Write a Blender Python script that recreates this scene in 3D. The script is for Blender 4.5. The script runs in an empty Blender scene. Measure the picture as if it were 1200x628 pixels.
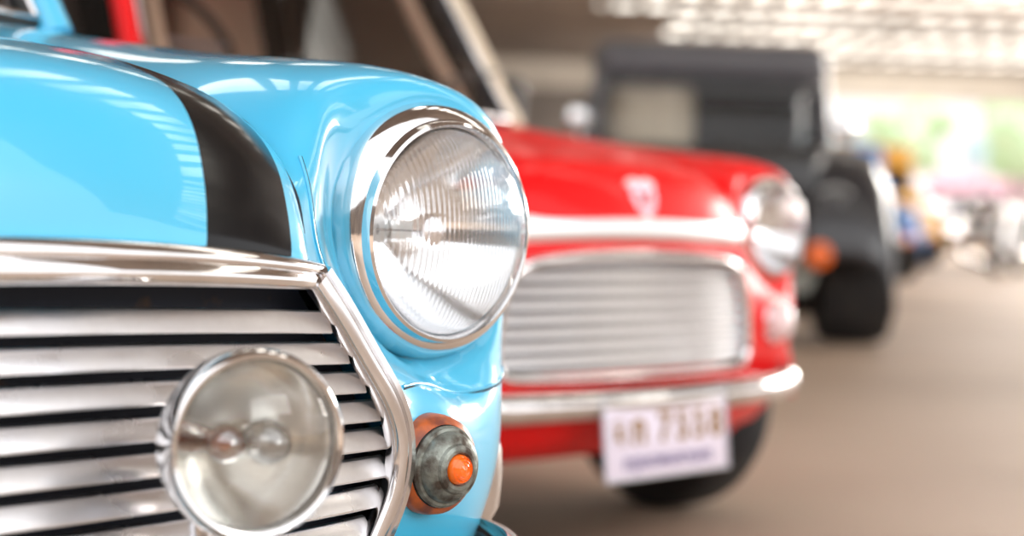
import bpy, bmesh, math, random
from mathutils import Vector, Matrix, noise
random.seed(7)
S = bpy.context.scene
COL = S.collection
try:
    S.view_settings.view_transform = 'Standard'
    S.view_settings.look = 'None'
except Exception: pass

# ------------------------------------------------------------ materials
def new_mat(name):
    m = bpy.data.materials.new(name); m.use_nodes = True
    nt = m.node_tree; nt.nodes.clear()
    out = nt.nodes.new('ShaderNodeOutputMaterial')
    return m, nt, out
def N(nt, t, **kw):
    n = nt.nodes.new(t)
    for k, v in kw.items(): setattr(n, k, v)
    return n
def L(nt, a, b): nt.links.new(a, b)
def c4(c): return (c[0], c[1], c[2], 1.0)

def pbr(name, col, rough=.4, metal=0., coat=0., col2=None, nscale=8., rough2=None, bump=0., bscale=60., spec=.5, namount=(.4,.65), emis=0.):
    m, nt, out = new_mat(name)
    p = N(nt, 'ShaderNodeBsdfPrincipled')
    L(nt, p.outputs[0], out.inputs[0])
    p.inputs['Base Color'].default_value = c4(col)
    p.inputs['Roughness'].default_value = rough
    p.inputs['Metallic'].default_value = metal
    p.inputs['Coat Weight'].default_value = coat
    p.inputs['Coat Roughness'].default_value = .03
    p.inputs['Specular IOR Level'].default_value = spec
    if emis:
        p.inputs['Emission Color'].default_value = c4(col); p.inputs['Emission Strength'].default_value = emis
    tc = N(nt, 'ShaderNodeTexCoord')
    nz = N(nt, 'ShaderNodeTexNoise'); nz.inputs['Scale'].default_value = nscale; nz.inputs['Detail'].default_value = 5
    L(nt, tc.outputs['Object'], nz.inputs['Vector'])
    mr = N(nt, 'ShaderNodeMapRange'); mr.inputs[1].default_value = namount[0]; mr.inputs[2].default_value = namount[1]
    L(nt, nz.outputs['Fac'], mr.inputs[0])
    if col2:
        mx = N(nt, 'ShaderNodeMix', data_type='RGBA')
        mx.inputs['A'].default_value = c4(col); mx.inputs['B'].default_value = c4(col2)
        L(nt, mr.outputs[0], mx.inputs['Factor']); L(nt, mx.outputs['Result'], p.inputs['Base Color'])
    if rough2 is not None:
        mm = N(nt, 'ShaderNodeMapRange'); mm.inputs[3].default_value = rough; mm.inputs[4].default_value = rough2
        mm.inputs[1].default_value = namount[0]; mm.inputs[2].default_value = namount[1]
        L(nt, nz.outputs['Fac'], mm.inputs[0]); L(nt, mm.outputs[0], p.inputs['Roughness'])
    if bump:
        nb = N(nt, 'ShaderNodeTexNoise'); nb.inputs['Scale'].default_value = bscale; nb.inputs['Detail'].default_value = 4
        L(nt, tc.outputs['Object'], nb.inputs['Vector'])
        b = N(nt, 'ShaderNodeBump'); b.inputs['Strength'].default_value = bump; b.inputs['Distance'].default_value = .002
        L(nt, nb.outputs['Fac'], b.inputs['Height']); L(nt, b.outputs[0], p.inputs['Normal'])
    return m

def glass_mat(name, tint=(.9,.95,.95), refl=.12, rough=.02, flute=0., flute_scale=90., frost=0., fres=.55):
    """thin glass: transparent + glossy by fresnel, optional vertical fluting"""
    m, nt, out = new_mat(name)
    tr = N(nt, 'ShaderNodeBsdfTransparent'); tr.inputs[0].default_value = c4(tint)
    gl = N(nt, 'ShaderNodeBsdfGlossy'); gl.inputs['Roughness'].default_value = rough
    lw = N(nt, 'ShaderNodeLayerWeight'); lw.inputs[0].default_value = .35
    ma = N(nt, 'ShaderNodeMath', operation='ADD', use_clamp=True); ma.inputs[1].default_value = refl
    mp = N(nt, 'ShaderNodeMath', operation='MULTIPLY'); mp.inputs[1].default_value = fres
    L(nt, lw.outputs['Fresnel'], mp.inputs[0]); L(nt, mp.outputs[0], ma.inputs[0])
    base = tr.outputs[0]
    if flute or frost:
        tc = N(nt, 'ShaderNodeTexCoord')
        wv = N(nt, 'ShaderNodeTexWave', bands_direction='X'); wv.inputs['Scale'].default_value = flute_scale
        L(nt, tc.outputs['Object'], wv.inputs['Vector'])
        bp = N(nt, 'ShaderNodeBump'); bp.inputs['Strength'].default_value = flute; bp.inputs['Distance'].default_value = .003
        L(nt, wv.outputs['Fac'], bp.inputs['Height'])
        rf = N(nt, 'ShaderNodeBsdfGlass'); rf.inputs['IOR'].default_value = 1.12; rf.inputs['Roughness'].default_value = .02
        L(nt, bp.outputs[0], rf.inputs['Normal']); L(nt, bp.outputs[0], gl.inputs['Normal'])
        mg = N(nt, 'ShaderNodeMixShader'); mg.inputs[0].default_value = frost
        L(nt, tr.outputs[0], mg.inputs[1]); L(nt, rf.outputs[0], mg.inputs[2]); base = mg.outputs[0]
    mx = N(nt, 'ShaderNodeMixShader')
    L(nt, ma.outputs[0], mx.inputs[0]); L(nt, base, mx.inputs[1]); L(nt, gl.outputs[0], mx.inputs[2])
    L(nt, mx.outputs[0], out.inputs[0])
    return m

M = {}
M['blue'] = pbr('sky_blue_paint', (.070,.53,.82), .28, 0, 1.0, rough2=.34, nscale=5)
M['red'] = pbr('red_paint', (.86,.001,.003), .42, 0, .28, rough2=.48, nscale=5, spec=.18)
M['stripe'] = pbr('black_stripe_paint', (.004,.004,.005), .14, 0, .0, rough2=.20, nscale=14, spec=.28)
M['chrome'] = pbr('chrome', (.87,.86,.87), .05, 1, rough2=.12, nscale=18, col2=(.74,.72,.71))
M['chrome_old'] = pbr('scuffed_chrome', (.83,.82,.84), .10, 1, rough2=.22, nscale=20, col2=(.68,.65,.64))
M['alu'] = pbr('polished_aluminium', (.87,.87,.90), .24, 1, rough2=.42, nscale=12, col2=(.62,.59,.58), namount=(.42,.7))
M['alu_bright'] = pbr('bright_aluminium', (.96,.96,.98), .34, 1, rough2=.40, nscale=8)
M['alu_grey'] = pbr('satin_grille_metal', (.95,.95,.98), .28, 1, rough2=.34, nscale=8)
M['dark'] = pbr('dark_recess', (.008,.012,.024), .7, 0, col2=(.06,.03,.015), nscale=25, namount=(.62,.72))
M['greymesh'] = pbr('grey_recess', (.03,.03,.04), .5, .0)
M['rubber'] = pbr('black_rubber', (.02,.02,.021), .75, 0, col2=(.04,.038,.036))
M['tyre'] = pbr('tyre_rubber', (.015,.015,.017), .8, 0, col2=(.03,.028,.026), bump=.3)
M['reflector'] = pbr('lamp_reflector', (.92,.92,.93), .10, 1, rough2=.14, nscale=10)
M['reflector_warm'] = pbr('aged_lamp_reflector', (.93,.92,.88), .17, 1)
M['lens'] = glass_mat('fluted_lamp_glass', (.98,.99,1.), .03, .02, .40, 70., .55, fres=.32)
M['lens_plain'] = glass_mat('plain_lamp_glass', (.98,.98,.98), .03, .02, .0, 20., .0, fres=.35)
M['bulbglass'] = glass_mat('bulb_clear_glass', (.85,.84,.82), .28, .03)
M['glass'] = glass_mat('car_window_glass', (.62,.55,.53), .01, .01, fres=.08)
M['glass_clear'] = glass_mat('clear_window_glass', (.92,.92,.92), .03, .01, fres=.2)
M['glass_dark'] = glass_mat('tinted_window_glass', (.08,.08,.09), .03, .03, fres=.25)
M['bulb'] = pbr('bulb_glass', (.9,.9,.88), .1, 0, .6, spec=.8)
M['amber'] = pbr('amber_lens', (.95,.17,.01), .18, 0, .8, col2=(.75,.10,.01), nscale=30, emis=.12)
M['amber_dull'] = pbr('faded_amber_plastic', (.58,.12,.02), .4, 0, .2, col2=(.20,.05,.03), nscale=60)
M['patina'] = pbr('weathered_metal', (.26,.28,.25), .4, .7, col2=(.09,.07,.055), nscale=80, rough2=.7, bump=.6, bscale=180)
M['clearlamp'] = pbr('pink_clear_lens', (.90,.70,.70), .15, 0, .8)
M['cream'] = pbr('cream_vinyl', (.88,.77,.58), .45, 0, .2, col2=(.78,.67,.50))
M['interior'] = pbr('dark_brown_interior', (.03,.015,.012), .6, 0, col2=(.05,.025,.02))
M['white'] = pbr('white_paint', (.80,.80,.82), .3, 0, .8)
M['plate'] = pbr('plate_white', (.82,.74,.86), .4, 0, .3)
M['plate_orange'] = pbr('plate_brown_ink', (.32,.17,.05), .5)
M['plate_purple'] = pbr('plate_ink', (.18,.14,.30), .5)
M['darkgrey'] = pbr('dark_grey_paint', (.035,.036,.042), .35, 0, .4)
M['midgrey'] = pbr('mid_grey_paint', (.12,.12,.135), .4, 0, .5)
M['greenish'] = pbr('grey_green_paint', (.30,.33,.30), .4, 0, .4)
M['black'] = pbr('black_paint', (.012,.012,.014), .35, 0, .4)
M['silver'] = pbr('silver_paint', (.60,.62,.65), .3, .4, .8)
M['deepblue'] = pbr('deep_blue_paint', (.07,.24,.60), .35, 0, .6)
M['yellow'] = pbr('orange_yellow_paint', (.98,.52,.06), .35, 0, .6)

# ------------------------------------------------------------ mesh helpers
def mk(name, verts, faces, mat, parent=None, smooth=True, midx=None, sharp=40, label=None, loc=None):
    me = bpy.data.meshes.new(name)
    me.from_pydata([tuple(v) for v in verts], [], faces)
    mats = mat if isinstance(mat, (list, tuple)) else [mat]
    for m in mats: me.materials.append(m)
    if midx: 
        for p, i in zip(me.polygons, midx): p.material_index = i
    bm = bmesh.new(); bm.from_mesh(me)
    bmesh.ops.remove_doubles(bm, verts=bm.verts, dist=1e-5)
    bmesh.ops.recalc_face_normals(bm, faces=bm.faces)
    bm.to_mesh(me); bm.free()
    if smooth:
        me.polygons.foreach_set('use_smooth', [True]*len(me.polygons))
        try: me.set_sharp_from_angle(angle=math.radians(sharp))
        except Exception: pass
    ob = bpy.data.objects.new(name, me); COL.objects.link(ob)
    if parent: ob.parent = parent
    if loc: ob.location = loc
    if label: ob['label'] = label
    return ob

def empty(name, parent=None, loc=(0,0,0), label=None, category=None, rot=0, group=None):
    e = bpy.data.objects.new(name, None); COL.objects.link(e); e.empty_display_size = .1
    e.location = loc; e.rotation_euler = (0,0,rot)
    if parent: e.parent = parent
    if label: e['label'] = label
    if category: e['category'] = category
    if group: e['group'] = group
    return e

def grid_faces(nu, nv, off=0, flip=False, cu=False, cv=False):
    f = []
    for i in range(nu if cu else nu-1):
        for j in range(nv if cv else nv-1):
            a = off+i*nv+j; b = off+((i+1)%nu)*nv+j; c = off+((i+1)%nu)*nv+(j+1)%nv; d = off+i*nv+(j+1)%nv
            f.append((a,d,c,b) if flip else (a,b,c,d))
    return f

def cr(p0,p1,p2,p3,t):
    return [0.5*((2*b)+(-a+c)*t+(2*a-5*b+4*c-d)*t*t+(-a+3*b-3*c+d)*t**3) for a,b,c,d in zip(p0,p1,p2,p3)]
def spline(pts, n):
    out = []
    m = len(pts)
    for i in range(m-1):
        p0 = pts[i-1] if i > 0 else [2*a-b for a,b in zip(pts[0],pts[1])]
        p3 = pts[i+2] if i+2 < m else [2*a-b for a,b in zip(pts[-1],pts[-2])]
        for k in range(n): out.append(cr(p0,pts[i],pts[i+1],p3,k/n))
    out.append(list(pts[-1]))
    return out
def net(ctrl, nu, nv):
    rows = [spline(r, nv) for r in ctrl]
    cols = list(zip(*rows))
    cols = [spline(list(c), nu) for c in cols]
    return [list(r) for r in zip(*cols)]
def relax(P, it):
    nu=len(P); nv=len(P[0])
    for _ in range(it):
        Q=[[list(p) for p in r] for r in P]
        for i in range(1,nu-1):
            for j in range(1,nv-1):
                for k in range(3):
                    Q[i][j][k]=.5*P[i][j][k]+.125*(P[i-1][j][k]+P[i+1][j][k]+P[i][j-1][k]+P[i][j+1][k])
        P=Q
    return P

def basis(axis):
    a = Vector(axis).normalized()
    up = Vector((0,0,1)) if abs(a.z) < .95 else Vector((1,0,0))
    x = up.cross(a).normalized(); z = a.cross(x).normalized()
    return a, x, z
def lathe(name, prof, c, axis, mat, parent=None, n=64, label=None, sharp=40, sc=(1,1)):
    a, x, z = basis(axis)
    v = []
    for r, h in prof:
        for k in range(n):
            th = 2*math.pi*k/n
            v.append(a*h + x*(r*sc[0]*math.cos(th)) + z*(r*sc[1]*math.sin(th)))
    return mk(name, v, grid_faces(len(prof), n, cv=True), mat, parent, label=label, loc=c, sharp=sharp)

def sweep(name, path, sec, mat, parent=None, out=(0,-1,0), closed=False, cap=True, label=None, scale=None, sharp=45):
    P = [Vector(p) for p in path]; n = len(P); v = []
    o = Vector(out)
    for i in range(n):
        if closed: t = P[(i+1)%n]-P[i-1]
        else: t = P[min(i+1,n-1)]-P[max(i-1,0)]
        t.normalize()
        side = t.cross(o).normalized(); oo = side.cross(t).normalized()
        s = scale[i] if scale else 1
        for a,b in sec: v.append(P[i]+side*a*s+oo*b*s)
    m = len(sec)
    f = grid_faces(n, m, cu=closed, cv=True)
    if cap and not closed:
        f.append(tuple(range(m))); f.append(tuple(reversed(range((n-1)*m, n*m))))
    return mk(name, v, f, mat, parent, label=label, sharp=sharp)
def circ(r, n=12, r2=None): return [(r*math.cos(2*math.pi*k/n), (r2 or r)*math.sin(2*math.pi*k/n)) for k in range(n)]
def tube(name, path, r, mat, parent=None, n=10, closed=False, label=None):
    P=[Vector(p) for p in path]
    d=(P[-1]-P[0]) if not closed else Vector((0,0,0))
    o=(0,0,1) if (abs(d.normalized().z)<.8 if d.length>0 else True) else (0,-1,0)
    return sweep(name, path, circ(r,n), mat, parent, out=o, closed=closed, label=label)

def rbox(name, size, loc, mat, parent=None, bev=.02, seg=3, rot=None, taper=None, label=None):
    bm = bmesh.new(); bmesh.ops.create_cube(bm, size=1)
    for v in bm.verts:
        v.co.x *= size[0]; v.co.y *= size[1]; v.co.z *= size[2]
        if taper and v.co.z > 0: v.co.x *= taper[0]; v.co.y *= taper[1]
    if bev: bmesh.ops.bevel(bm, geom=bm.edges[:], offset=bev, segments=seg, affect='EDGES', profile=.5)
    me = bpy.data.meshes.new(name); bm.to_mesh(me); bm.free()
    me.polygons.foreach_set('use_smooth', [True]*len(me.polygons))
    try: me.set_sharp_from_angle(angle=math.radians(50))
    except Exception: pass
    me.materials.append(mat)
    ob = bpy.data.objects.new(name, me); COL.objects.link(ob); ob.location = loc
    if rot: ob.rotation_euler = rot
    if parent: ob.parent = parent
    if label: ob['label'] = label
    return ob

def merge_sides(P, nu, nv):
    v = []; f = []
    for sgn in (1,-1):
        off = len(v)
        for r in P:
            for p in r: v.append((p[0]*sgn, p[1], p[2]))
        f += grid_faces(nu, nv, off, flip=(sgn<0))
    return v, f

# ------------------------------------------------------------ small parts
def wheel(parent, c, r, w, side, rim_mat):
    e = empty('wheel', parent, c)
    h = w/2; ax = (side,0,0)
    lathe('tyre', [(r*.62,-h*.8),(r*.8,-h),(r*.94,-h*.95),(r,-h*.6),(r,h*.6),(r*.94,h*.95),(r*.8,h),(r*.62,h*.8)], (0,0,0), ax, M['tyre'], e, n=40)
    lathe('rim', [(r*.63,h*.75),(r*.60,h*.55),(r*.5,h*.3),(r*.3,h*.35),(r*.26,h*.62),(r*.12,h*.7),(0.0005,h*.72)], (0,0,0), ax, rim_mat, e, n=32)
    lathe('hub_back', [(r*.63,-h*.75),(r*.4,-h*.4),(0.0005,-h*.4)], (0,0,0), ax, M['rubber'], e, n=24)
    return e

def headlight(parent, c, R=.1, detail=True, lens=None):
    e = empty('headlight', parent, c, label='round headlight with chrome bezel and fluted glass')
    ax = (0,-1,0); k = R/.1; n = 96 if detail else 40
    lathe('bezel', [(r*k,h*k) for r,h in [(.084,-.03),(.086,-.004),(.0868,.002),(.0890,.0045),(.0915,.0030),(.0930,-.0015),(.0938,-.0040),(.0965,-.0045),(.1005,-.007),(.1045,-.013),(.1076,-.021),(.1090,-.029),(.1085,-.035),(.1062,-.0390),(.1040,-.0405),(.1050,-.044),(.1045,-.060),(.098,-.10)]], (0,0,0), ax, M['chrome'], e, n=n)
    lathe('lamp_lens', [(r*k,h*k) for r,h in [(.0872,-.004),(.083,.006),(.073,.0165),(.059,.0250),(.045,.0305),(.03,.034),(.015,.036),(.0004,.0365)]], (0,0,0), ax, lens or M['lens'], e, n=n)
    pr = []
    for i in range(15):
        rr = .085*(1-i/14)+.006*(i/14); pr.append((rr*k, (-.072+.068*(rr/.085)**2)*k))
    lathe('reflector', pr+[(.0004,-.071*k)], (0,0,0), ax, M['reflector'], e, n=n)
    if detail:
        lathe('bulb', [(.0004,-.026),(.007,-.027),(.010,-.032),(.0105,-.04),(.008,-.05),(.008,-.07)], (0,0,0), ax, M['bulb'], e, n=24)
        lathe('bulb_shield', [(.0004,-.020),(.012,-.021),(.0145,-.025),(.0145,-.032),(.013,-.032)], (0,0,0), ax, M['chrome_old'], e, n=24)
        for s in (-1,1):
            sweep('bulb_bracket', [(s*.0135,.028,0),(s*.02,.036,0),(s*.03,.052,0)], [(-.003,-.0006),(.003,-.0006),(.003,.0006),(-.003,.0006)], M['chrome_old'], e, out=(0,0,1))
    return e

def indicator(parent, c, axis, kind):
    e = empty('indicator_lamp', parent, c)
    if kind == 'blue':
        e['label'] = 'amber indicator lamp with weathered metal cap'
        lathe('gasket', [(.0395,-.022),(.041,-.004),(.040,.0)], (0,0,0), axis, M['rubber'], e, 40)
        lathe('amber_base_lens', [(.039,-.02),(.0400,.0),(.0402,.012),(.0385,.0205),(.033,.0250)], (0,0,0), axis, M['amber_dull'], e, 48)
        lathe('metal_cap', [(.0300,.022),(.0322,.0245),(.0325,.0275),(.0307,.0300),(.0285,.0305),(.0277,.0335),(.0260,.0370),(.0228,.0400),(.0200,.0412),(.0186,.0435),(.0160,.0450),(.0135,.0450),(.0122,.0435),(.0116,.039)], (0,0,0), axis, M['patina'], e, 56, sharp=25)
        lathe('amber_centre_lens', [(.0120,.040),(.0114,.0460),(.0098,.0483),(.0094,.0475),(.0074,.0497),(.0069,.0489),(.0046,.0507),(.0041,.0499),(.0003,.0510)], (0,0,0), axis, M['amber'], e, 32)
    else:
        lathe('lamp_base', [(.042,-.02),(.043,.004),(.038,.01)], (0,0,0), axis, M['chrome'], e, 32)
        lathe('lamp_lens', [(.038,.008),(.036,.022),(.028,.034),(.014,.041),(.0003,.043)], (0,0,0), axis, M['clearlamp'], e, 32)
    return e

def text_mesh(name, body, size, loc, mat, parent, ext=.0008, sx=1.0, off=.0022):
    cu = bpy.data.curves.new(name, 'FONT'); cu.body = body; cu.size = size; cu.align_x='CENTER'; cu.align_y='CENTER'; cu.extrude = ext
    cu.offset = off
    tmp = bpy.data.objects.new(name+'_tmp', cu); COL.objects.link(tmp)
    bpy.context.view_layer.update()
    me = bpy.data.meshes.new_from_object(tmp.evaluated_get(bpy.context.evaluated_depsgraph_get()))
    bpy.data.objects.remove(tmp)
    me.materials.clear(); me.materials.append(mat)
    o = bpy.data.objects.new(name, me); COL.objects.link(o)
    o.parent = parent; o.location = loc; o.rotation_euler = (math.radians(90),0,0); o.scale=(sx,1,1)
    return o

# ------------------------------------------------------------ classic small car
def small_car(kind, loc, label):
    blue = kind == 'blue'
    paint = M['blue'] if blue else M['red']
    root = empty('car', None, loc, label=label, category='car')
    if blue:
        OUT = [(.335,-.068,.590),(.356,-.068,.566),(.384,-.066,.532),(.410,-.064,.500),(.424,-.062,.474),(.428,-.061,.448),(.421,-.061,.420),(.404,-.062,.390),(.382,-.066,.362),(.350,-.07,.344),(.25,-.085,.338),(.12,-.095,.337),(0,-.098,.337)]
        G0lo = [(.33,-.03,.30),(.385,-.052,.37),(.424,-.055,.43),(.426,-.055,.478),(.392,-.056,.528),(.337,-.056,.598)]
    else:
        OUT = [(.0,-.10,.576),(.12,-.098,.573),(.205,-.09,.567),(.270,-.082,.557),(.309,-.076,.538),(.328,-.073,.505),(.338,-.072,.460),(.343,-.072,.420),(.339,-.073,.385),(.314,-.076,.366),(.24,-.083,.361),(.12,-.094,.359),(0,-.097,.359)]
        G0lo = [(.29,-.04,.30),(.33,-.06,.36),(.340,-.06,.42),(.332,-.06,.48),(.316,-.06,.53),(.315,-.06,.598)]
    G0 = G0lo+[(.338,-.033,.650),(.350,.027,.692),(.357,.09,.718),(.362,.166,.739),(.375,.37,.764),(.40,.75,.818)]
    G1 = [(.42,-.02,.30),(.44,-.040,.37),(.462,-.045,.43),(.458,-.043,.482),(.425,-.026,.535),(.381,-.020,.605),(.381,-.010,.668),(.389,.018,.719),(.401,.08,.747),(.410,.17,.761),(.43,.37,.780),(.45,.75,.834)]
    G2 = [(.49,-.01,.30),(.500,-.030,.37),(.510,-.036,.43),(.503,-.034,.485),(.462,.004,.530),(.425,.020,.62),(.430,.022,.69),(.448,.031,.738),(.462,.08,.760),(.47,.17,.770),(.48,.37,.787),(.50,.75,.837)]
    G3 = [(.535,.005,.30),(.550,-.015,.37),(.558,-.018,.43),(.545,-.014,.482),(.530,.010,.508),(.53,.034,.62),(.53,.034,.70),(.53,.022,.743),(.53,.07,.761),(.53,.17,.771),(.54,.37,.787),(.56,.75,.832)]
    G4 = [(.560,.03,.30),(.590,.015,.37),(.606,.008,.43),(.603,.006,.482),(.602,.014,.518),(.632,.036,.62),(.626,.036,.685),(.606,.034,.727),(.604,.08,.742),(.60,.17,.753),(.61,.37,.766),(.62,.75,.80)]
    G5 = [(.578,.08,.30),(.612,.065,.37),(.636,.058,.43),(.645,.055,.49),(.648,.055,.54),(.656,.068,.62),(.652,.068,.67),(.647,.074,.69),(.645,.12,.70),(.65,.2,.705),(.66,.37,.71),(.67,.75,.74)]
    G6 = [(.60,.15,.30),(.64,.14,.37),(.665,.14,.43),(.675,.14,.49),(.68,.14,.53),(.68,.14,.57),(.68,.15,.60),(.68,.16,.61),(.68,.19,.62),(.683,.25,.62),(.69,.37,.62),(.70,.75,.63)]
    ys = [.2,.2,.2,.21,.22,.23,.25,.28,.32,.38,.5,.75]
    G7 = [(.66+.04*i/11,y,.30) for i,y in enumerate(ys)]
    P = relax(net([G0,G1,G2,G3,G4,G5,G6,G7], 12, 10), 22)
    NU, NVV = 12, 10
    # seat the lamp: ease the panel back just around the chrome rim
    for row in P:
        for p in row:
            if p[1] < .06:
                r = math.hypot(p[0]-.53, p[2]-.624)
                t = max(0., min(1., (.1165-r)/.010)); t = t*t*(3-2*t)
                if p[1] < .027: p[1] += (.027-p[1])*t
    v, f = merge_sides(P, len(P), len(P[0]))
    keep=[]
    for q in f:
        c=[sum(v[a][k] for a in q)/4 for k in range(3)]
        r=math.hypot(abs(c[0])-.53, c[2]-.624)
        if not (r<.1000 and c[1]<.2): keep.append(q)
    f=keep
    midx = [0]*len(f)
    def sec(y, t=1., w=1., b=.30):
        return [(0,y,.822*t),(.2,y,.820*t),(.40*w,y,.818*t),(.50*w,y,.835*t),(.56*w,y,.83*t),(.62*w,y,.80*t),(.67*w,y,.74*t),(.70*w,y,.63*t),(.705*w,y,.48),(.70*w,y,b),(.3*w,y,b-.08),(0,y,b-.08)]
    R = net([sec(.75),sec(.9),sec(1.3),sec(1.8),sec(2.3),sec(2.7,.99,.98),sec(2.88,.96,.94,.33),sec(2.96,.86,.86,.38),[(0,2.97,.6)]*12], 4, 4)
    off = len(v); v2, f2 = merge_sides(R, len(R), len(R[0]))
    v += v2; f += [tuple(a+off for a in q) for q in f2]
    for q in f2:
        c = [sum(v2[a][k] for a in q)/4 for k in range(3)]
        midx.append(1 if (.86 < c[1] < 2.5 and abs(c[0]) < .57 and c[2] > .7) else 0)
    mk('body', v, f, [paint, M['interior']], root, midx=midx, label=('sky blue' if blue else 'bright red')+' painted body shell')
    for s in (1,-1):
        j=NVV*3+4
        pts=[(s*P[i][j][0],P[i][j][1]-.0004,P[i][j][2]) for i in range(13,NU*5+7)]
        tube('panel_seam', pts, .0014, paint, root, n=8)
        pts=[(x,y-.0002,z-.0022) for x,y,z in pts]
        tube('panel_seam', pts, .0012, M['dark'], root, n=8)
        pts=[(s*(p[0]-.0012),p[1]-.0005,p[2]+.0012) for p in P[0][NVV*5+4:]]
        tube('bonnet_gap', pts, .0024, M['dark'], root, n=8)
        pts=[(s*p[0],p[1]-.0005,p[2]+.0003) for p in P[6][NVV*4+6:NVV*6+5]]
        tube('wing_fold', pts, .0013, paint, root, n=8)
        pts=[(s*(p[0]+.002),p[1]+.0003,p[2]+.0003) for p in P[6][NVV*4+6:NVV*6+5]]
        tube('wing_fold_gap', pts, .0008, M['dark'], root, n=8)
    lowv=[]
    prof=[(-.10,.337),(-.112,.31),(-.095,.27),(-.06,.235),(-.01,.212),(.05,.20)]
    xs=[-.52,-.44,-.40,-.3,-.15,0,.15,.3,.40,.44,.52]
    for x in xs:
        for (y,z) in prof:
            lowv.append((x, y+.07*(abs(x)/.44)**2, z))
    mk('front_valance', lowv, grid_faces(len(xs), len(prof)), paint, root)
    for s in (1,-1):
        vv=[(s*x,y,z) for x,y,z in [(.40,-.03,.345),(.46,-.022,.34),(.53,.0,.335),(.575,.04,.335)]]
        ww=[(s*x,y,z) for x,y,z in [(.40,.03,.21),(.45,.05,.21),(.50,.07,.21),(.54,.10,.21)]]
        mk('valance_corner', vv+ww, [(0,1,5,4),(1,2,6,5),(2,3,7,6)], paint, root)
    rbox('underbody', (1.1,2.4,.08), (0,1.5,.25), M['rubber'], root, .02)
    # ---- bonnet
    C = [(0,-.098,.606),(0,-.099,.625),(0,-.093,.660),(0,-.072,.702),(0,-.035,.729),(0,.02,.744),(0,.1,.756),(0,.3,.772),(0,.75,.822)]
    E = [(.324,-.066,.602),(.326,-.062,.613),(.330,-.050,.635),(.335,-.033,.657),(.343,-.003,.679),(.350,.04,.701),(.356,.10,.722),(.368,.3,.755),(.396,.75,.821)]
    Cs = spline(C, 8); Es = spline(E, 8)
    svals = [i/10*.68 for i in range(11)] + [.68+.262*i/6 for i in range(1,7)] + [.965,.985,.995,1.0]
    ss = sorted(set([-s for s in svals]+svals))
    bv=[]
    for s in ss:
        w = abs(s)**4.0; w2=abs(s)**2.4
        for a,b in zip(Cs,Es):
            z = a[2]*(1-w)+b[2]*w; y=a[1]*(1-w2)+b[1]*w2
            if abs(s)>.99: z-=.006*(abs(s)-.985)/.015
            bv.append((s*b[0], y, z))
    nv=len(Cs); bf=grid_faces(len(ss), nv)
    bm_idx=[]
    for i in range(len(ss)-1):
        sm=abs((ss[i]+ss[i+1])/2)
        for j in range(nv-1): bm_idx.append(1 if (blue and .68<sm<.943) else 0)
    bo = mk('bonnet', bv, bf, [paint, M['stripe']], root, midx=bm_idx, label='sky blue bonnet with black stripe' if blue else 'bright red bonnet')
    sd = bo.modifiers.new('thick','SOLIDIFY'); sd.thickness=.004; sd.offset=0
    # ---- grille
    ge = empty('grille', root, (0,0,0), label='chrome grille with horizontal slats' )
    def hw(z):
        pts=[(p[2],p[0]) for p in OUT]; best=0
        for (z1,x1),(z2,x2) in zip(pts,pts[1:]):
            if min(z1,z2)<=z<=max(z1,z2) and abs(z1-z2)>1e-6:
                best=max(best, x1+(x2-x1)*(z-z1)/(z2-z1))
        return best
    def gy(x): return -.100+.036*(abs(x)/.43)**2
    sv=[]; sf=[]
    def add_sweep(path, sec2, out=(0,-1,0)):
        o=Vector(out); base=len(sv); PP=[Vector(p) for p in path]; n=len(PP)
        for i in range(n):
            t=(PP[min(i+1,n-1)]-PP[max(i-1,0)]).normalized(); side=t.cross(o).normalized(); oo=side.cross(t).normalized()
            for a,b in sec2: sv.append(PP[i]+side*a+oo*b)
        m=len(sec2); sf.extend(grid_faces(n,m,base,cv=True)); sf.append(tuple(range(base,base+m))); sf.append(tuple(range(base+(n-1)*m,base+n*m)))
    if blue:
        secb=[(-.0074,-.0098),(-.0082,-.0085),(-.0080,-.0066),(-.0070,-.0050),(-.0022,-.0016),(.0032,.0011),(.0064,.0024),(.0075,.0024),(.0081,.0014),(.0077,.0000),(.0000,-.0042)]
        zs=[.566-.0243*i for i in range(10)]
    else:
        secb=[(-.0064,-.0045),(-.0068,-.0025),(.0000,.0022),(.0060,.0038),(.0070,.0028),(.0066,.000)]
        zs=[.558-.0236*i for i in range(9)]
    for i,z in enumerate(zs):
        fr=i/(len(zs)-1); droop=(.010-.018*fr) if blue else 0.
        w=hw(min(z,.588))-.006
        if w<.05: w=hw(z-.012)-.02
        path=[]
        for k in range(25):
            x=-w+2*w*k/24
            path.append((x, gy(x)+.012, z-droop*(abs(x)/.38)**2))
        add_sweep(path, secb)
    mk('slats', sv, sf, M['alu'] if blue else M['alu_grey'], ge, label='polished horizontal grille slats', sharp=22)
    bk=[]
    NZ=12; zl=.335 if blue else .358
    for i in range(NZ+1):
        z=zl+(.60-zl)*i/NZ
        w=max(hw(min(max(z,.346 if blue else .362),.588)), .30 if (z>.56 and blue) else .20)
        for k in range(9): 
            x=-w+2*w*k/8; bk.append((x, gy(x)+(.045 if blue else .03), z))
    mk('grille_backing', bk, grid_faces(NZ+1,9), M['dark'] if blue else M['greymesh'], ge)
    full=[(x,y,z) for x,y,z in OUT]
    loop=spline(full,5)
    left=[(-x,y,z) for x,y,z in reversed(loop)]
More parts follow.
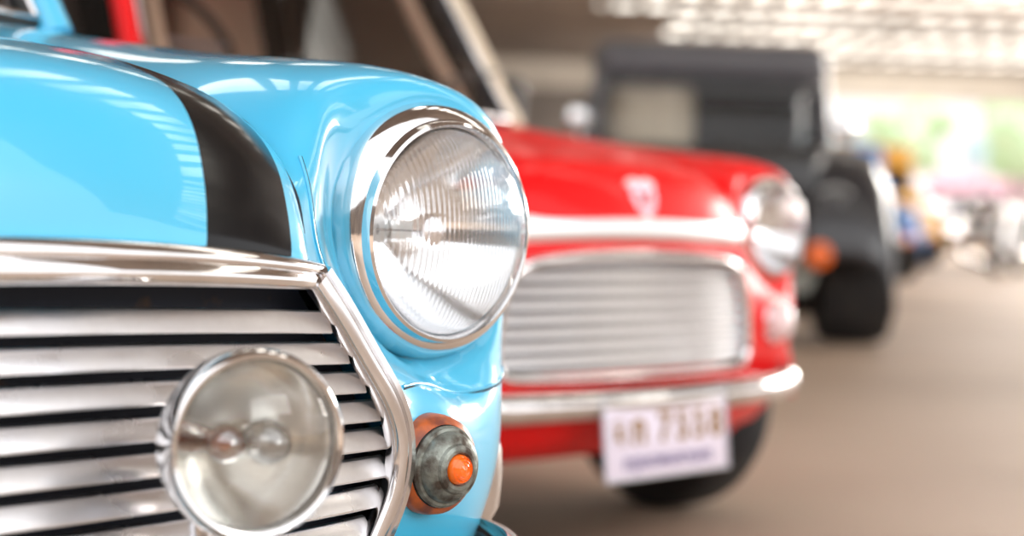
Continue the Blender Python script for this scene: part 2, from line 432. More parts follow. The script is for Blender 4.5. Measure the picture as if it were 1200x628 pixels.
    if blue:
        path=loop+left[1:]
        secs=[(-.013,-.008),(-.0135,-.001),(-.0120,.0025),(-.0070,.0035),(-.0055,.0010),(-.0035,.0010),(-.0025,.0050),(.0020,.0062),(.0075,.0056),(.0100,.0028),(.0108,-.001),(.010,-.008)]
        sweep('grille_surround', path, secs, M['chrome_old'], ge, sharp=30)
        tp=[]
        for k in range(41):
            x=-.342+.684*k/40; q=(abs(x)/.342)
            tp.append((x, -.108+.036*q**2.2+ (.010*q**12), .6035-.0135*q**2.5))
        sct=[(-.0155,-.010),(-.0160,-.002),(-.0135,.0035),(-.009,.0055),(-.005,.0050),(-.0035,.0030),(-.001,.0042),(.004,.0062),(.009,.0058),(.0125,.003),(.0140,-.002),(.0135,-.010)]
        scl=[1.0-.32*(abs(-1+2*k/40))**3 for k in range(41)]
        sweep('grille_top_moulding', tp, sct, M['chrome'], ge, scale=scl, label='broad chrome moulding above the slats')
    else:
        path=loop+left[1:-1]
        sweep('grille_surround', path, circ(.009,10,.008), M['chrome'], ge, closed=True)
        top=[p for p in loop if p[2]>.50]
        tops=sorted([(-x,y,z) for x,y,z in top if x>1e-6]+[tuple(p) for p in top])
        pv=[]
        for x,y,z in tops: pv += [(x,y+.004,z),(x,y+.010,.612)]
        mk('front_panel', pv, [(2*i,2*i+1,2*i+3,2*i+2) for i in range(len(tops)-1)], paint, root)
        pv=[]
        for k in range(21):
            x=-.34+.68*k/20; pv += [(x,gy(x)+.004,.370),(x,gy(x)+.004,.325)]
        mk('lower_front_panel', pv, [(2*i,2*i+1,2*i+3,2*i+2) for i in range(20)], paint, root)
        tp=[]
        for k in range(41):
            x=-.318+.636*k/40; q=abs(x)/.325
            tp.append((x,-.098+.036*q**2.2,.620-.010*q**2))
        sweep('nose_highlight_strip', tp, [(-.022,-.004),(-.022,-.001),(-.012,.004),(.006,.007),(.016,.005),(.021,.001),(.021,-.004)], M['alu_bright'], root, label='broad bright strip standing in for the highlight on the nose')  # pale metal strip modelled in place of the highlight across the nose
    # ---- lights
    for s in (1,-1):
        headlight(root, (s*.53,0,.624), .1, detail=blue)
        if blue: indicator(root, (s*.474,-.036,.441), (-s*.05,-1,.0), 'blue')
        else: indicator(root, (s*.472,-.038,.44), (s*.10,-1,0), 'red')
    if blue:
        se = empty('spot_lamp', root, (.202,-.172,.492), label='round chrome spot lamp with clear glass')
        ax=Vector((-.24,-1,.02)); Q=1.045
        a_,x_,z_=basis(ax)
        def q(pr): return [(r*Q,h*Q) for r,h in pr]
        lathe('lamp_bowl', q([(.052,-.004),(.0530,-.012),(.0480,-.024),(.041,-.036),(.032,-.046),(.02,-.053),(.0004,-.056)]), (0,0,0), ax, M['chrome'], se, 72)
        lathe('bezel', q([(.0500,-.006),(.0508,.002),(.0522,.0055),(.0548,.0065),(.0572,.0035),(.0585,-.003),(.0580,-.009),(.0562,-.0115),(.0572,-.0135),(.0565,-.0165),(.0530,-.018)]), (0,0,0), ax, M['chrome'], se, 96)
        lathe('lamp_lens', q([(.0512,.002),(.047,.0075),(.036,.0135),(.022,.0175),(.01,.0190),(.0003,.0195)]), (0,0,0), ax, M['lens_plain'], se, 72)
        pr=[]
        for i in range(12):
            rr=.0508*(1-i/11)+.004*(i/11); pr.append((rr,-.036+.034*(rr/.0508)**2))
        lathe('reflector', q(pr+[(.0003,-.036)]), (0,0,0), ax, M['reflector_warm'], se, 72)
        lathe('bulb', q([(.0003,.006),(.006,.0045),(.0105,.001),(.0135,-.005),(.0140,-.012),(.012,-.021),(.008,-.028),(.007,-.036)]), tuple(x_*.013), ax, M['bulbglass'], se, 40)
        lathe('bulb_cap', q([(.0003,-.014),(.003,-.015),(.004,-.019),(.005,-.036)]), tuple(x_*.013), ax, M['bulb'], se, 24)
        lathe('reflected_bulb', q([(.0003,.000),(.005,-.001),(.0095,-.004),(.0118,-.009),(.0120,-.014),(.010,-.020),(.007,-.026),(.006,-.034)]), tuple(x_*-.015), ax, M['bulbglass'], se, 40)  # second bulb shape, modelled as the bulb's mirror image in the reflector
        lathe('reflected_bulb_cap', q([(.0003,-.012),(.004,-.013),(.005,-.017),(.0055,-.034)]), tuple(x_*-.015), ax, M['amber_dull'], se, 24)
        tube('bracket', [(0,.05,-.01),(0,.055,-.06),(.0,.04,-.11)], .008, M['chrome_old'], se)
    # ---- bumper
    bp=[(0,-.175,0),(.2,-.168,0),(.38,-.145,0),(.50,-.105,0),(.565,-.058,0),(.598,.0,0),(.612,.07,0),(.616,.13,0)]
    if not blue: bp=[(x*.985,y+.03,z) for x,y,z in bp[:-1]]
    bz=.345 if blue else .322
    h=spline(bp,5); path=[(-x,y,bz) for x,y,z in reversed(h)]+[(x,y,bz) for x,y,z in h[1:]]
    hs=1.0 if blue else .80
    secm=[(-.031*hs,-.010),(-.030*hs,-.003),(-.024*hs,.004),(-.012*hs,.010),(0,.012),(.012*hs,.010),(.024*hs,.004),(.030*hs,-.003),(.031*hs,-.010),(.02*hs,-.002),(0,.004),(-.02*hs,-.002)]
    vv=[]; n=len(path)
    for i in range(n):
        t=(Vector(path[min(i+1,n-1)])-Vector(path[max(i-1,0)])).normalized(); o=Vector((t.y,-t.x,0))
        e=min(i,n-1-i); k=min(1,.35+.065*e)
        if blue: k=min(1,.6+.1*e)
        for a,b in secm: vv.append(Vector(path[i])+Vector((0,0,-a*k))+o*b)
    fm=grid_faces(n,len(secm),cv=True)+[tuple(range(len(secm))),tuple(range((n-1)*len(secm),n*len(secm)))]
    mk('bumper', vv, fm, M['chrome'], root, label='chrome bumper blade')
    if blue:
        for s in (1,-1):
            lathe('over_rider', [(.0004,-.045),(.012,-.042),(.018,-.03),(.020,-.005),(.019,.02),(.015,.036),(.008,.044),(.0004,.046)], (s*.612,.040,.410), (0,0,1), M['chrome_old'], root, 32, sc=(.9,1.3))
    # ---- badge and plate
    if not blue:
        b=empty('bonnet_badge', root, (-.002,-.087,.672), label='pale enamel bonnet badge with chrome rim')
        b.rotation_euler=(math.radians(-20),0,0)
        sh=[(-.036,.026),(-.018,.034),(0,.030),(.018,.034),(.036,.026),(.036,-.002),(.024,-.024),(0,-.038),(-.024,-.024),(-.036,-.002)]
        for nm,k,y0,y1,mt_ in (('badge_rim',1.12,.012,-.001,M['alu_bright']),('badge_shield',.92,.0,-.0035,M['plate'])):
            vv=[(x*k,y0,z*k) for x,z in sh]+[(x*k,y1,z*k) for x,z in sh]
            mk(nm, vv, [tuple(range(10)),tuple(range(10,20))]+[(i,(i+1)%10,10+(i+1)%10,10+i) for i in range(10)], mt_, b, smooth=False)
        sweep('badge_emblem', [(-.018,-.0055,.012),(.0,-.0060,-.012),(.018,-.0055,.012)], circ(.003,6), M['red'], b)
        p=empty('number_plate', root, (.005,-.155,.265), label='white number plate with brown characters')
        p.rotation_euler=(math.radians(-6),0,0)
        rbox('plate', (.335,.004,.140), (0,0,0), M['plate'], p, .0015, 2)
        sweep('plate_frame', [(-.170,-.002,-.072),(.170,-.002,-.072),(.170,-.002,.072),(-.170,-.002,.072)], circ(.003,8), M['silver'], p, closed=True)
        for ch,tx in (('\u0e15',-.130),('\u0e01',-.078),('7',-.008),('5',.042),('5',.089),('8',.137)):
            text_mesh('plate_character', ch, .070, (tx,-.003,.010), M['plate_orange'], p)
        text_mesh('plate_province', '\u0e01\u0e23\u0e38\u0e07\u0e40\u0e17\u0e1e\u0e21\u0e2b\u0e32\u0e19\u0e04\u0e23', .034, (0,-.003,-.044), M['plate_purple'], p, sx=1.1, off=.0004)
        rbox('plate_bracket', (.06,.03,.06), (0,.02,.05), M['rubber'], p, .005)
    # ---- cabin
    kx=1.0 if blue else .93
    def kf(u): return 1.0 if blue else .825+.105*u
    def ws(u, t):
        xb=.600*u*kf(u); yb=.705+.095*u*u; zb=.856-.012*u*u
        xt=.505*u*kf(u); yt=1.01+.06*u*u; zt=1.325-.02*u*u
        return (xb+(xt-xb)*t, yb+(yt-yb)*t, zb+(zt-zb)*t)
    W=[[ws(-1+2*i/16, j/6) for j in range(7)] for i in range(17)]
    mk('windscreen', [p for r in W for p in r], grid_faces(17,7), M['glass'], root)
    per=[ws(-1+2*i/16,0) for i in range(17)]+[ws(1,j/6) for j in range(1,7)]+[ws(1-2*i/16,1) for i in range(1,17)]+[ws(-1,1-j/6) for j in range(1,6)]
    sweep('windscreen_seal', per, circ(.013,8), M['rubber'], root, out=(0,-.8,.6), closed=True)
    sweep('windscreen_chrome_trim', [(x,y-.012,z+.007) for x,y,z in per], circ(.0045,8), M['chrome'], root, out=(0,-.8,.6), closed=True)
    SC=[[(.66*(-1+2*i/16), .70+.05*j+.07*(-1+2*i/16)**2, .812+.022*j-.01*(-1+2*i/16)**2) for j in range(3)] for i in range(17)]
    mk('scuttle', [p for r in SC for p in r], grid_faces(17,3), paint, root)
    rs=[]
    for i in range(17):
        u=-1+2*i/16; row=[]
        for j in range(11):
            t=j/10; y=1.01+.06*u*u+(1.18-.06*u*u)*t
            z=1.325+.045*math.sin(math.pi*min(1,t*1.0)*.9+.15)*(1-u*u*.6)-.02*u*u-.03*t
            row.append((u*(.53)*kf(u), y, z - (.025 if abs(u)>.99 else 0)))
        rs.append(row)
    ro=mk('roof', [p for r in rs for p in r], grid_faces(17,11), paint, root)
    md=ro.modifiers.new('t','SOLIDIFY'); md.thickness=.02; md.offset=-1
    wy=.46 if blue else .36; ar=.28
    for s in (1,-1):
        X=s*kf(s)
        tube('windscreen_pillar', [(X*.63,.80,.83),(X*.585,.94,1.08),(X*.530,1.08,1.31)], .026 if (blue or s>0) else .022, M['cream'] if (not blue and s>0) else paint, root)
        tube('door_pillar', [(X*.64,1.55,.83),(X*.585,1.56,1.08),(X*.525,1.57,1.31)], .022, M['interior'] if not blue else paint, root)
        tube('rear_pillar', [(X*.64,2.45,.83),(X*.59,2.33,1.08),(X*.52,2.19,1.29)], .05, M['cream'] if not blue else paint, root)
        mk('side_window', [(X*.62,.85,.84),(X*.62,1.53,.84),(X*.52,1.55,1.30),(X*.525,1.09,1.30)], [(0,1,2,3)], M['glass'] if blue else M['glass_dark'], root, smooth=False)
        mk('rear_side_window', [(X*.62,1.58,.84),(X*.62,2.42,.84),(X*.52,2.18,1.28),(X*.52,1.59,1.30)], [(0,1,2,3)], M['glass'] if blue else M['glass_dark'], root, smooth=False)
        tube('gutter', [(X*.545,1.06,1.303),(X*.55,1.6,1.315),(X*.545,2.2,1.275)], .009, M['chrome'], root)
        if not blue:
            tube('inner_cream_tube', [(X*.50,.86,.88),(X*.455,.98,1.08),(X*.41,1.09,1.30)], .020, M['cream'], root)  # cream tube inside the windscreen, parallel to the pillar
        for y in (wy,2.40):
            wr=.255 if (blue or y>1) else .240
            wheel(root, (s*(.635 if blue else .65),y,wr), wr, .15, s, M['silver'])
            arc=[(s*.706, y+ar*math.cos(a), .27+ar*math.sin(a)) for a in [math.pi*k/20 for k in range(21)]]
            tube('wheel_arch_lip', arc, .012, paint, root)
            av=[(s*.7035,y,.27)]+[(s*.7035,p[1],p[2]) for p in arc]
            mk('wheel_well', av, [(0,i,i+1) for i in range(1,21)], M['rubber'], root, smooth=False)
        lathe('tail_lamp', [(.0004,.03),(.03,.025),(.04,.0)], (s*.52,2.93,.62), (0,1,0), M['red'], root, 24)
        st=empty('seat', root, (s*.27,1.35,.83), label='cream vinyl front seat')
        rbox('seat_cushion', (.42,.46,.14), (0,-.05,-.02), M['cream'], st, .05)
        rbox('seat_back', (.32,.12,.50), (0,.22,.21), M['cream'], st, .05, rot=(math.radians(-12),0,0), taper=(.7,1))
    mk('rear_window', [(-.56*kf(-1),2.52,.86),(.56*kx,2.52,.86),(.46*kx,2.21,1.29),(-.46*kf(-1),2.21,1.29)], [(0,1,2,3)], M['glass_dark'], root, smooth=False)
    rbox('rear_seat', (.90,.16,.36), (0.03,2.2,.95), M['interior'], root, .06)
    rbox('dashboard', (.88,.14,.10), (0.06,.93,.885), M['interior'], root, .03)
    sw=empty('steering_wheel', root, (-.20,1.10,.98)); sw.rotation_euler=(math.radians(-35),0,0)
    ring=[(.17*math.cos(2*math.pi*k/32),0,.17*math.sin(2*math.pi*k/32)) for k in range(32)]
    sweep('steering_rim', ring, circ(.011,8), M['black'], sw, out=(0,-1,0), closed=True)
    for a in (0,2.2,4.1): tube('spoke', [(0,0,0),(.09*math.cos(a),0,.09*math.sin(a)),(.17*math.cos(a),0,.17*math.sin(a))], .008, M['silver'], sw)
    rbox('rear_view_mirror', (.20,.02,.055), (0,1.07,1.24), M['black'], root, .01)
    for x in (-.25,.22):
        tube('wiper', [(x,.70,.862),(x+.10,.745,.930),(x+.30,.80,.962)], .004, M['rubber'] if not blue else M['chrome_old'], root)
    return root

# ------------------------------------------------------------ off-road vehicle
def off_roader(loc, paint, fend, roofm, label, H=1.75, w=1.56, rot=0, fr=.34, near=False, bar=True, rt=.08):
    root = empty('off_road_car', None, loc, label=label, category='car', rot=rot)
    hw=w/2; dz0=-.06 if near else 0
    rbox('body', (w*.86,2.9,.52), (0,2.25,.80+dz0), paint, root, .06)
    rbox('bonnet', (w*.66,1.15,.16), (0,.65,1.02 if not near else .92), paint, root, .06)
    rbox('grille_panel', (w*.62,.08,.48), (0,.06,.78+dz0), paint, root, .03)
    for k in range(7): rbox('grille_slot', (.035,.02,.30), ((k-3)*.085,.018,.76+dz0), M['rubber'], root, .005)
    for s in (1,-1):
        headlight(root,(s*w*.36,.0,.70),.12,detail=False)
        lathe('headlight_housing', [(.10,-.22),(.13,-.12),(.131,-.02),(.118,.0)], (s*w*.36,.0,.70), (0,-1,0), fend, root, 32)
        pts=[(-.22,.50),(-.16,.68),(.0,.80),(.3,.88),(.62,.85),(.85,.72),(.98,.52)]
        if near: pts=[(-.26,.46),(-.20,.70),(-.02,.90),(.3,1.03),(.66,1.02),(.92,.86),(1.05,.52)]
        sp=spline([(y+.15,z,0) for y,z in pts],5)
        fv=[]
        for y,z,_ in sp:
            for x,dz in ((hw*.52,-.03),(hw*.60,.0),(hw*.85,0),(hw*1.00,-.04),(hw*1.07,-.14),(hw*1.09,-.28)): fv.append((s*x,y,z+dz))
        fo=mk('fender', fv, grid_faces(len(sp),6), fend, root)
        md=fo.modifiers.new('t','SOLIDIFY'); md.thickness=.02
        e=empty('indicator_lamp', root, (s*hw*(.62 if near else .8),-.12,.47))
        lathe('lamp_lens', [(.0004,.05),(.04,.045),(.065,.02),(.068,-.03)], (0,0,0), (0,-1,0), M['amber'], e, 24)
        mk('front_apron', [(s*hw*.35,-.04,.62),(s*hw*.74,-.04,.62),(s*hw*.58,-.02,.28),(s*hw*.35,-.02,.28)], [(0,1,2,3)], M['greenish'], root, smooth=False)
        for y in (.52,3.1): wheel(root,(s*hw*.92,y,fr),fr,.30 if not near else .38,s,M['silver'] if not near else M['darkgrey'])
        rbox('door', (.03,.95,.50), (s*w*.43,1.9,.84+dz0), paint, root, .012)
        rbox('rear_fender', (.22,1.0,.10), (s*hw*.9,3.1,.86), fend, root, .04)
        rbox('side_window', (.012,1.0,.34), (s*w*.40,1.95,1.26), M['glass_dark'], root, .003)
        tube('windscreen_pillar', [(s*w*.41,1.20,1.0),(s*w*.40,1.28,1.25),(s*w*.385,1.36,H-.10)], .035 if not near else .04, paint if not near else M['midgrey'], root)
        tube('rear_pillar', [(s*w*.41,3.62,1.0),(s*w*.40,3.6,1.25),(s*w*.385,3.55,H-.10)], .04, paint, root)
        if not near:
            st=empty('seat', root, (s*.34,1.75,1.05)); smat=M['black']
            rbox('seat_back', (.50,.16,.50), (0,.1,.12), smat, st, .075); rbox('seat_cushion',(.48,.35,.12),(0,-.1,.0),smat,st,.05)
    if near:
        st=empty('seat', root, (-.34,1.56,.96), label='cream high-backed seat')
        rbox('seat_back', (.54,.40,.70), (0,.08,.20), M['cream'], st, .195, 8); rbox('seat_cushion',(.46,.20,.14),(0,-.10,.0),M['cream'],st,.05)
        rbox('rear_bulkhead', (w*.80,.05,.70), (0,2.6,1.25), M['black'], root, .02)
        rbox('windscreen_scuttle', (w*.86,.16,.10), (0,1.18,1.0), paint, root, .045)
        for s in (1,-1):
            lathe('wing_mirror', [(.0005,.03),(.06,.02),(.075,-.01),(.0005,-.03)], (s*.74,.95,1.16), (0,-1,0), M['chrome'], root, 24)
            tube('mirror_stalk', [(s*.70,.97,.98),(s*.73,.97,1.05),(s*.74,.97,1.14)], .01, M['chrome'], root)
        rbox('windscreen', (w*.76,.010,H-1.12), (0,1.275,(H+.93)/2), M['glass_clear'], root, .003, rot=(math.radians(-13),0,0))
        rbox('roof', (w*.84,2.45,.26), (0,2.50,H-.07), roofm, root, .125, 8)
    else:
        rbox('windscreen', (w*.78,.012,H-1.14), (0,1.28,(H+.93)/2), M['glass_dark'], root, .003, rot=(math.radians(-13),0,0))
        rbox('roof', (w*.86,2.4,rt), (0,2.45,H-rt/2), roofm, root, min(.12,rt*.45))
    if bar: rbox('bumper', (w*(.5 if near else .8),.12,.11), (0,-.14,.46), M['chrome_old'], root, .03)
    return root

# ------------------------------------------------------------ motorcycle
def motorcycle(loc, rot, paint, label):
    root = empty('motorcycle', None, loc, label=label, category='motorcycle', rot=rot)
    for y in (0,1.3):
        e=empty('wheel', root, (0,y,.30))
        lathe('tyre',[(.22,-.04),(.27,-.05),(.30,-.02),(.30,.02),(.27,.05),(.22,.04)],(0,0,0),(1,0,0),M['tyre'],e,32)
        lathe('rim',[(.225,-.03),(.215,0),(.225,.03)],(0,0,0),(1,0,0),M['chrome'],e,32)
        lathe('hub',[(.0005,-.06),(.05,-.05),(.05,.05),(.0005,.06)],(0,0,0),(1,0,0),M['chrome'],e,16)
        for k in range(8):
            a=k*math.pi/4; tube('spoke',[(0,0,0),(0,.11*math.cos(a),.11*math.sin(a)),(0,.22*math.cos(a),.22*math.sin(a))],.005,M['chrome'],e,6)
    for s in (1,-1):
        tube('fork_leg',[(s*.08,0,.30),(s*.08,.13,.62),(s*.08,.24,.92)],.022,M['chrome'],root)
        tube('rear_shock',[(s*.11,1.28,.32),(s*.11,1.2,.5),(s*.11,1.12,.70)],.022,M['chrome'],root)
        lathe('indicator_lamp',[(.0005,.03),(.03,.02),(.03,-.02),(.0005,-.03)],(s*.2,.12,.82),(0,-1,0),M['amber'],root,16)
    tube('handlebar',[(-.36,.38,1.0),(-.2,.26,1.02),(0,.24,.98),(.2,.26,1.02),(.36,.38,1.0)],.014,M['chrome'],root)
    for s in (1,-1):
        tube('mirror_stalk',[(s*.24,.28,1.02),(s*.27,.27,1.10),(s*.3,.28,1.18)],.007,M['chrome'],root)
        lathe('mirror',[(.0005,.02),(.05,.012),(.055,-.005),(.0005,-.01)],(s*.31,.28,1.20),(0,-1,0),M['chrome'],root,20)
    lathe('headlight',[(.0005,.02),(.06,.012),(.085,-.01),(.09,-.03),(.07,-.11),(.0005,-.14)],(0,.06,.86),(0,-1,0),M['chrome'],root,24)
    lathe('fuel_tank',[(.0005,-.28),(.09,-.24),(.15,-.1),(.16,.08),(.11,.22),(.0005,.28)],(0,.52,.80),(0,-1,0),paint,root,24,sc=(.85,.8))
    rbox('seat',(.26,.62,.10),(0,1.02,.80),M['black'],root,.045)
    rbox('engine',(.28,.36,.30),(0,.60,.42),M['silver'],root,.05)
    tube('exhaust',[(.16,.45,.40),(.18,.7,.27),(.19,1.1,.28),(.19,1.5,.36)],.035,M['chrome'],root)
    for y,z in ((0,.30),(1.3,.30)):
        arc=[(0,y+.34*math.cos(a),z+.34*math.sin(a)) for a in [math.pi*(.1+.75*k/12) for k in range(13)]]
        sweep('mudguard',arc,[(-.07,-.012),(-.05,.004),(.05,.004),(.07,-.012)],paint,root,out=(0,0,1))
    tube('frame_tube',[(0,.24,.88),(0,.5,.25),(0,.9,.25),(0,1.15,.68)],.02,M['black'],root)
    return root

# ================================================================ SCENE
psi = math.radians(46)
A = Vector((math.sin(psi), math.cos(psi), 0)); Rt = Vector((math.cos(psi), -math.sin(psi), 0))
CP = Vector((-.455,-1.024,.645))
def hall(x,y,z=0): 
    p = A*y+Rt*x; return (CP.x+p.x, CP.y+p.y, z)
HR = -psi

small_car('blue', (0,0,0), 'sky blue classic small car with black bonnet stripe and chrome grille')
small_car('red', (1.862,.985,0), 'bright red classic small car with chrome grille and white number plate')
off_roader((6.44,4.22,0), M['black'], M['darkgrey'], M['midgrey'], 'black classic off-road car with cream seat and amber indicators', rot=math.radians(-50), fr=.39, near=True, w=1.64, H=1.60)
off_roader(hall(1.3,14.2), M['black'], M['darkgrey'], M['midgrey'], 'black off-road car with grey roof', H=1.72, rot=HR)
off_roader(hall(-.62,11.3), M['darkgrey'], M['darkgrey'], M['darkgrey'], 'dark grey off-road car with round headlights', H=1.62, rot=HR, rt=.2)
off_roader(hall(3.62,18.6), M['deepblue'], M['deepblue'], M['deepblue'], 'blue off-road car with round headlights', H=1.52, rot=HR, rt=.2)
off_roader(hall(5.45,25), M['yellow'], M['yellow'], M['yellow'], 'orange-yellow off-road car with round headlights', H=1.84, rot=HR, rt=.42)
off_roader(hall(9.0,37), M['white'], M['white'], M['white'], 'white off-road car with chrome bumper', H=1.6, rot=HR+.3)
off_roader(hall(12.2,48.5), M['deepblue'], M['silver'], M['white'], 'blue off-road car with white roof', H=1.6, rot=HR+.3)
off_roader(hall(15.6,54), M['silver'], M['silver'], M['silver'], 'silver off-road car with chrome bumper', H=1.6, rot=HR+.3)

# parked motorcycles: (hall x, hall distance, turn in degrees, paint, colour word)
bikes=[(6.4,22.6,-30,'silver','silver'),(8.5,26.0,60,'deepblue','blue'),(9.1,28.8,66,'white','white'),
 (9.2,31.8,68,'black','black'),(11.6,30.6,64,'silver','silver'),(12.3,34.0,62,'red','red'),
 (14.2,37.2,75,'white','white'),(13.0,40.2,66,'deepblue','blue'),(15.4,42.0,70,'silver','silver'),(14.9,45.4,66,'yellow','orange-yellow'),(11.9,43.6,66,'white','white')]
for (x,d,t,c,nm) in bikes:
    motorcycle(hall(x,d), HR+math.radians(t), M[c], nm+' motorcycle with chrome headlight and mirrors')

# ---- floor
def floor_mat():
    m,nt,out=new_mat('dusty_concrete')
    p=N(nt,'ShaderNodeBsdfPrincipled'); L(nt,p.outputs[0],out.inputs[0])
    tc=N(nt,'ShaderNodeTexCoord')
    n1=N(nt,'ShaderNodeTexNoise'); n1.inputs['Scale'].default_value=.5; n1.inputs['Detail'].default_value=8
    n2=N(nt,'ShaderNodeTexNoise'); n2.inputs['Scale'].default_value=30; n2.inputs['Detail'].default_value=6
    L(nt,tc.outputs['Object'],n1.inputs['Vector']); L(nt,tc.outputs['Object'],n2.inputs['Vector'])
    r=N(nt,'ShaderNodeValToRGB'); r.color_ramp.elements[0].position=.3; r.color_ramp.elements[0].color=(.36,.255,.18,1)
    r.color_ramp.elements[1].position=.7; r.color_ramp.elements[1].color=(.56,.42,.315,1)
    L(nt,n1.outputs['Fac'],r.inputs[0])
    mx=N(nt,'ShaderNodeMix',data_type='RGBA',blend_type='MULTIPLY'); mx.inputs['Factor'].default_value=.2
    L(nt,r.outputs[0],mx.inputs['A']); L(nt,n2.outputs['Fac'],mx.inputs['B'])
    L(nt,mx.outputs['Result'],p.inputs['Base Color']); p.inputs['Roughness'].default_value=.6
    b=N(nt,'ShaderNodeBump'); b.inputs['Strength'].default_value=.3; b.inputs['Distance'].default_value=.01
    L(nt,n2.outputs['Fac'],b.inputs['Height']); L(nt,b.outputs[0],p.inputs['Normal'])
    return m
def struct(name, size, hx, hy, z, mat):
    o=rbox(name,size,hall(hx,hy,z),mat,None,0); o.rotation_euler=(0,0,HR); o['kind']='structure'; return o
struct('floor',(70,90,.2),8,30,-.1,floor_mat())
ground=pbr('pale_yard', (.62,.56,.52),.8,0,col2=(.5,.45,.42),nscale=.3)
g=struct('ground',(400,300,.2),0,225,-.11,ground)
roofm=pbr('roof_sheet',(.25,.215,.19),.6,.0,col2=(.33,.29,.26),nscale=.6)
beam=pbr('roof_beam',(.40,.36,.31),.6,0,col2=(.46,.42,.37),nscale=1)
lintel=pbr('pale_lintel',(.62,.57,.50),.6,0,col2=(.68,.63,.56),nscale=1)
struct('ceiling',(46,60.5,.1),4,31.3,6.05,roofm)
def skylight_mat(name, cell, lo, hi, gap=.42):
    m,nt,out=new_mat(name)
    tc=N(nt,'ShaderNodeTexCoord'); sx=N(nt,'ShaderNodeSeparateXYZ'); L(nt,tc.outputs['Object'],sx.inputs[0])
    m1=N(nt,'ShaderNodeMath',operation='MULTIPLY'); m1.inputs[1].default_value=1/cell; L(nt,sx.outputs['X'],m1.inputs[0])
    fr=N(nt,'ShaderNodeMath',operation='FRACT'); L(nt,m1.outputs[0],fr.inputs[0])
    gt=N(nt,'ShaderNodeMath',operation='GREATER_THAN'); gt.inputs[1].default_value=gap; L(nt,fr.outputs[0],gt.inputs[0])
    nz=N(nt,'ShaderNodeTexNoise'); nz.inputs['Scale'].default_value=.35; L(nt,tc.outputs['Object'],nz.inputs['Vector'])
    mr=N(nt,'ShaderNodeMapRange'); mr.inputs[1].default_value=.35; mr.inputs[2].default_value=.65; mr.inputs[3].default_value=lo; mr.inputs[4].default_value=hi
    L(nt,nz.outputs['Fac'],mr.inputs[0])
    e=N(nt,'ShaderNodeEmission'); e.inputs[0].default_value=(1,.94,.84,1); L(nt,mr.outputs[0],e.inputs[1])
    d=N(nt,'ShaderNodeBsdfDiffuse'); d.inputs[0].default_value=(.4,.36,.33,1)
    mx=N(nt,'ShaderNodeMixShader'); L(nt,gt.outputs[0],mx.inputs[0]); L(nt,d.outputs[0],mx.inputs[1]); L(nt,e.outputs[0],mx.inputs[2]); L(nt,mx.outputs[0],out.inputs[0])
    return m
sky_m=skylight_mat('translucent_roof_sheet',1.1,.8,5.0); sky_f=skylight_mat('narrow_translucent_roof_sheet',.85,1.4,3.8,.34); wn=1
for y in [5.5,15,27]:
    struct('window_%d'%wn,(40,1.6,.04),4,y,5.97,sky_m); wn+=1
for i in range(7):
    y=37.5+3.2*i
    x0=[1.5,3,2,4,4,6,6][i]
    o=struct('window_%d'%wn,(26-x0,.80,.04),(26+x0)/2,y,5.97,sky_f); wn+=1
tn=1
for y in [8.7,18.5,28.5]:
    struct('trim_%d'%tn,(44,.18,.35),4,y,5.80,beam); tn+=1
struct('trim_%d'%tn,(46,.4,1.0),4,61,5.5,lintel)
wallm=pbr('dusty_wall',(.20,.175,.16),.8,0,col2=(.27,.24,.22),nscale=.5)
backm=pbr('dark_card_wall',(.10,.08,.07),.8,0,col2=(.16,.13,.11),nscale=.5)
struct('wall_left',(.3,64,6.1),-12,29.5,3.0,wallm)
struct('wall_back',(21,.3,5.5),-1.8,61,2.7,wallm)
struct('wall_contrast_card',(46,.3,3.0),4,-8,1.5,backm)  # unseen dark wall added behind the camera for dark bands in the chrome
for k,y in enumerate((34,48,60)):
    struct('trim_%d'%(20+k),(.3,.3,6),18.5,y,3.0,lintel)

# ---- outdoors
leafm=pbr('leaf_green',(.50,.68,.42),.7,0,col2=(.66,.80,.54),nscale=1.5)
bark=pbr('bark',(.35,.28,.22),.9)
def tree(x,y,h):
    root=empty('tree',None,hall(x,y,0),label='leafy green tree in bright daylight outside the hall',category='tree')
    tube('trunk',[(0,0,0),(.1,0,h*.25),(0,.1,h*.5)],.18,bark,root)
    v=[];f=[]
    for k in range(16):
        c=Vector((random.uniform(-1,1)*h*.24,random.uniform(-1,1)*h*.2,h*random.uniform(.58,.95))); r=h*random.uniform(.10,.16)
        bm=bmesh.new(); bmesh.ops.create_icosphere(bm,subdivisions=3,radius=1)
        off=len(v)
        for q in bm.verts:
            d=1+.35*noise.noise(q.co*3+c); v.append(c+q.co*r*d)
        f+= [tuple(a.index+off for a in p.verts) for p in bm.faces]; bm.free()
    mk('crown',v,f,leafm,root)
for x,y,h in ((17.2,76,5.8),(22.6,77,6.2),(27.5,78,6.4)): tree(x,y,h)
bm_=pbr('pale_building',(.88,.88,.88),.8); wm=pbr('building_window',(.50,.66,.68),.3); pk=pbr('pink_awning',(.85,.42,.55),.7)
b=empty('building',None,hall(26,92,0),label='pale building with pink awning across the yard',category='building',rot=HR)
rbox('building_body',(34,6,7.5),(0,0,3.75),bm_,b,.05)
for k in range(8): rbox('building_window',(1.8,.1,1.6),(-12+3.4*k,-3.02,4.4),wm,b,.02)
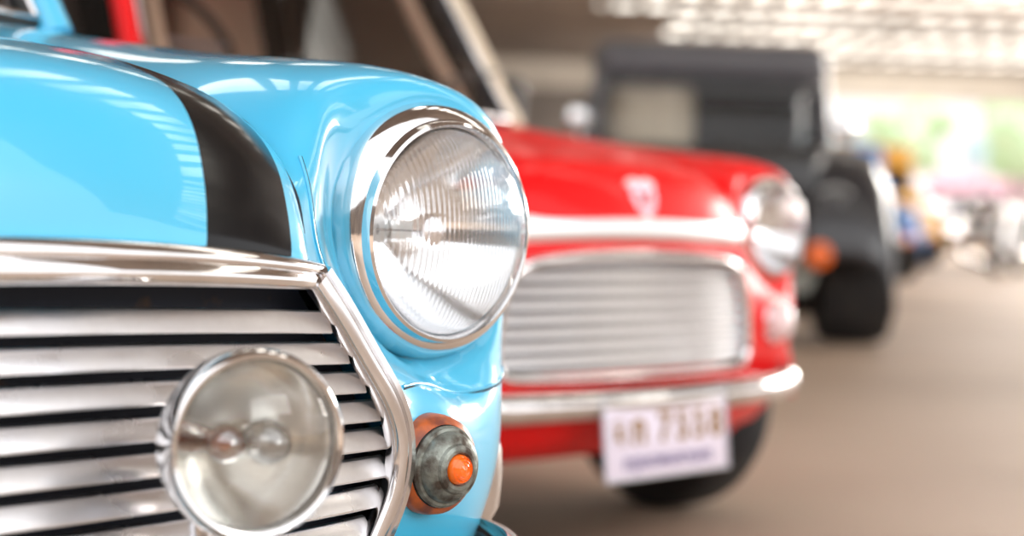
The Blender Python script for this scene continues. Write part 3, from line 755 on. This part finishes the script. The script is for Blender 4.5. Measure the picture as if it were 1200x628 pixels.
rbox('awning',(24,1.6,.5),(0,-3.8,2.6),pk,b,.03)

# ---- world and light
w=bpy.data.worlds.new('world'); S.world=w; w.use_nodes=True
nt=w.node_tree; bg=nt.nodes['Background']; bg.inputs[0].default_value=(.99,.99,1.0,1); bg.inputs[1].default_value=1.85
sl=bpy.data.lights.new('sun','SUN'); sl.energy=3.5; sl.angle=.03; sl.color=(1,.97,.92)
so=bpy.data.objects.new('sun',sl); COL.objects.link(so)
so.rotation_euler=(A*-.35+Rt*-.45+Vector((0,0,-1.0))).to_track_quat('-Z','Y').to_euler()
def area(name,hx,hy,z,size,energy,tgt,col=(1,1,1)):
    l=bpy.data.lights.new(name,'AREA'); l.shape='RECTANGLE'; l.size=size[0]; l.size_y=size[1]; l.energy=energy; l.color=col
    o=bpy.data.objects.new(name,l); COL.objects.link(o); o.location=hall(hx,hy,z)
    d=Vector(tgt)-Vector(o.location); o.rotation_euler=d.to_track_quat('-Z','Y').to_euler(); return o
area('daylight_opening',9,-4,4.5,(6,3),300,(1,.5,.5),(1,.99,.97))
area('aisle_fill',13,16,5.6,(8,8),3600,hall(8,13,0),(1,.95,.89))  # added fill lamps above the aisle, brightening the floor under the roof
area('aisle_fill',13,38,5.6,(10,10),7500,hall(9,36,0),(1,.95,.89))
area('gable_fill',13,50,3.6,(14,1),1300,hall(13,61,5.4),(1,.95,.87))  # added fill lamp aimed at the lintel, no fitting there

# ---- camera
cam=bpy.data.cameras.new('camera'); co=bpy.data.objects.new('camera',cam); COL.objects.link(co); S.camera=co
cam.sensor_width=36; cam.lens=60; cam.clip_end=600
pit=math.atan(69/2000); roll=math.radians(2.0)
F=(A*math.cos(pit)+Vector((0,0,-math.sin(pit)))).normalized()
U0=Rt.cross(F)
R=Rt*math.cos(roll)+U0*math.sin(roll); U=-Rt*math.sin(roll)+U0*math.cos(roll)
mt=Matrix((R,U,-F)).transposed().to_4x4(); mt.translation=CP; co.matrix_world=mt
cam.dof.use_dof=True; cam.dof.focus_distance=1.31; cam.dof.aperture_fstop=3.0
